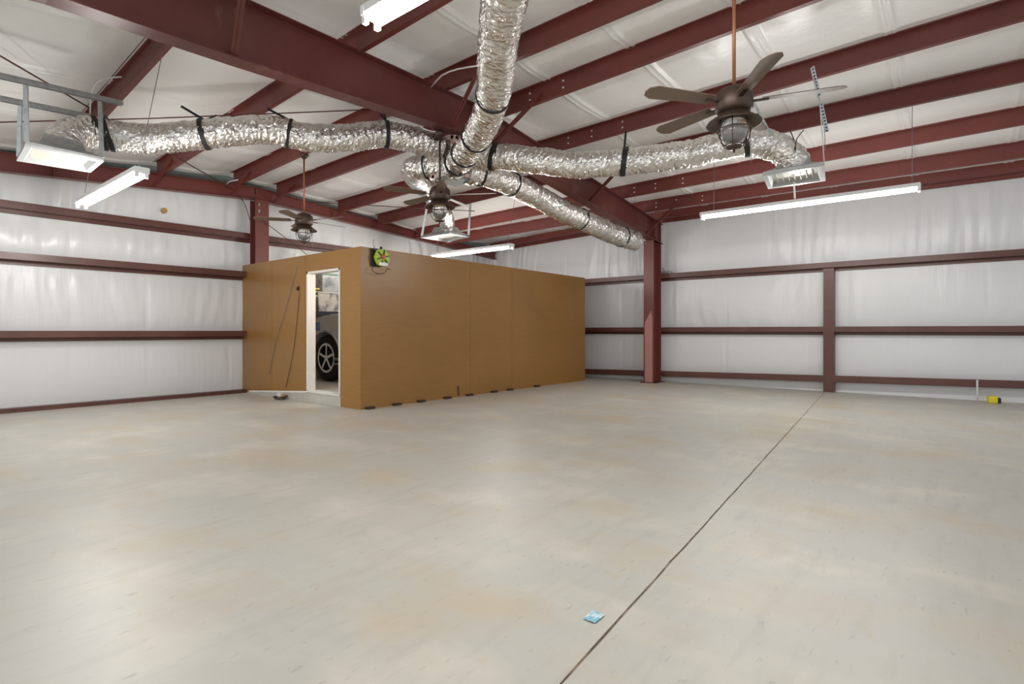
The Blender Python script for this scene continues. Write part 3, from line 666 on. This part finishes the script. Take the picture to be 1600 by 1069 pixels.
tube_light((8.2, p0.y - .05, p0.z - .01), (8.2, p1.y, p0.z - .01), 'bright twin tube light hanging above the brown divider', [(.05, 3.9), (.92, 3.72)])

tube_light((5.4, Y0 + TH + .08, 2.2), (6.6, Y0 + TH + .08, 2.2), 'added unseen tube light on the inner face of the brown divider, brightening the car', [], power=.4)  # added lamp, out of view, to brighten the room behind the doorway
# ---------------------------------------------------------------- ceiling fans
def fan(c, top, label, rodm, spin):
    o = empty('ceiling_fan', label, 'fan', c)
    MB().lathe([(.0, .285), (.05, .28), (.1, .26), (.135, .225), (.14, .2), (.14, .1), (.125, .085), (.115, .075), (0, .075)], 32).build('motor_housing', M['bronze'], o, True)
    MB().lathe([(.02, .08), (.115, .07), (.125, .055), (.135, .045), (.2, 0), (.207, -.012), (.2, -.014), (.13, .02), (.1, .03), (.02, .035)], 36).build('light_shade', M['bronze'], o, True)
    MB().lathe([(.02, .02), (.085, .01), (.098, -.03), (.1, -.07), (.09, -.12), (.06, -.155), (.0, -.165)], 24).build('glass_globe', M['glass'], o, True)
    cg = MB()
    for k in range(6):
        t = k * math.pi / 3 + .2
        cg.tube([(r * math.cos(t), r * math.sin(t), z) for r, z in ((.105, .02), (.125, -.03), (.13, -.07), (.12, -.12), (.09, -.17), (.05, -.195))], .0045, 6)
    for r, z in ((.131, -.06), (.075, -.18)):
        cg.tube([(r * math.cos(t), r * math.sin(t), z) for t in [2 * math.pi * k / 28 for k in range(29)]], .0045, 6, False)
    cg.build('cage', M['bronze'], o, True)
    MB().lathe([(0, -.185), (.06, -.185), (.062, -.195), (.05, -.205), (.012, -.21), (.006, -.235), (0, -.24)], 20).build('cage_cap', M['bronze'], o, True)
    h = top - c[2]
    MB().tube([(0, 0, .27), (0, 0, h)], .014, 10).build('downrod', rodm, o, True)
    MB().lathe([(0, h), (.07, h), (.075, h - .02), (.06, h - .05), (.025, h - .08), (0, h - .085)], 24).build('canopy', M['bronze'], o, True)
    for k in range(5):
        t = math.atan2(spin.y, spin.x) + k * 2 * math.pi / 5; e = Vector((math.cos(t), math.sin(t), 0)); s = Vector((-e.y, e.x, 0))
        bl = MB(); w0, w1 = .055, .075; th = .006; tilt = Vector((0, 0, .2))
        outl = [(.2, -w0), (.7, -w1), (.755, -w1 * .6), (.77, 0), (.755, w1 * .6), (.7, w1), (.2, w0)]
        bl.poly_extrude([e * r + s * w + Vector((0, 0, .155 + w * .2)) for r, w in outl], (0, 0, th)); b_ = bl.build('blade', M['blade'], o)
        MB().bar(e * .11 + Vector((0, 0, .15)), e * .25 + Vector((0, 0, .152)), .035, .008).build('blade_iron', M['bronze'], b_)
    MB().tube([(.09, -.09, .05), (.1, -.1, -.3)], .002, 5).build('pull_chain', M['wire'], o)
    return o
fan((4.43, 1.37, 2.80), 4.4, 'nearest ceiling fan with caged lamp, in front of the right foil duct', M['rod'], (at(1300, 142, D=4.06) - Vector((4.43, 1.37, 0))).to_2d())
fan((5.11, 5.42, 2.84), 3.84, 'middle ceiling fan with caged lamp, hanging in front of the duct hub', M['bronze'], (at(628, 298, D=7.13) - Vector((5.11, 5.42, 0))).to_2d())
fan((4.82, 8.33, 2.82), 4.07, 'farthest ceiling fan with caged lamp, hanging in front of the end wall', M['rod'], (at(540, 356, D=9.6) - Vector((4.82, 8.33, 0))).to_2d())

# ---------------------------------------------------------------- small things
c = at(1547, 623, Z=0)
c.x = min(c.x, XG - .15)
o = empty('tape_measure', 'yellow and black tape measure on the floor by the right wall', 'tool', (c.x, c.y, 0), rz=.4)
MB().box((0, 0, .06), (.1, .13, .12)).build('case', M['yellow'], o, bevel=.025); MB().box((.0, -.08, .05), (.09, .05, .09)).build('grip', M['rubber'], o, bevel=.015)
p = at(1527, 590, X=XW - .25)
tag(MB().tube([(p.x, p.y, 0), (p.x + .02, p.y, .36)], .014, 8).build('conduit_stub', M['cable'], smooth=True), 'thin white pipe stub at the foot of the right wall', 'pipe')
p = at(1040, 421, X=XG - .02)
tag(MB().box((XG + .05, p.y, 2.5), (.08, .22, .05)).bar((XG + .05, p.y + .05, 2.5), (XG + .05, p.y + .1, 2.62), .02, .02).build('clamp', M['wire'], bevel=.006), 'small grey clamp resting on the high girt right of the tall column', 'clamp')
# crumpled blue paper
c = at(928, 966, Z=0); vs = []; n = 9
for i in range(n):
    for j in range(n):
        u = (i / (n - 1) - .5) * .072; v = (j / (n - 1) - .5) * .05
        vs.append((c.x + u * 1.1 + .018 * noise.noise(Vector((i, j, 1))), c.y + v * 1.1 + .016 * noise.noise(Vector((i, j, 5))), .005 + .006 * abs(noise.noise(Vector((i * .6, j * .6, 2))))))
pm = MB().add(vs, [(i * n + j, (i + 1) * n + j, (i + 1) * n + j + 1, i * n + j + 1) for i in range(n - 1) for j in range(n - 1)]).build('paper_scrap', M['blue'])
s_ = pm.modifiers.new('solid', 'SOLIDIFY'); s_.thickness = .001
tag(pm, 'small crumpled light blue paper scrap on the concrete near the floor joint', 'paper')
# rust spot on the end wall
c = at(257, 329, Y=YW - .05)
vs = [(c.x + .045 * (1 + .3 * noise.noise(Vector((k, 1, 2)))) * math.cos(k * math.pi / 6), c.y, c.z + .05 * (1 + .3 * noise.noise(Vector((k, 5, 2)))) * math.sin(k * math.pi / 6)) for k in range(12)]
MB().poly_extrude(vs, (0, .05, 0)).build('trim_6', M['rust'], kind='structure')
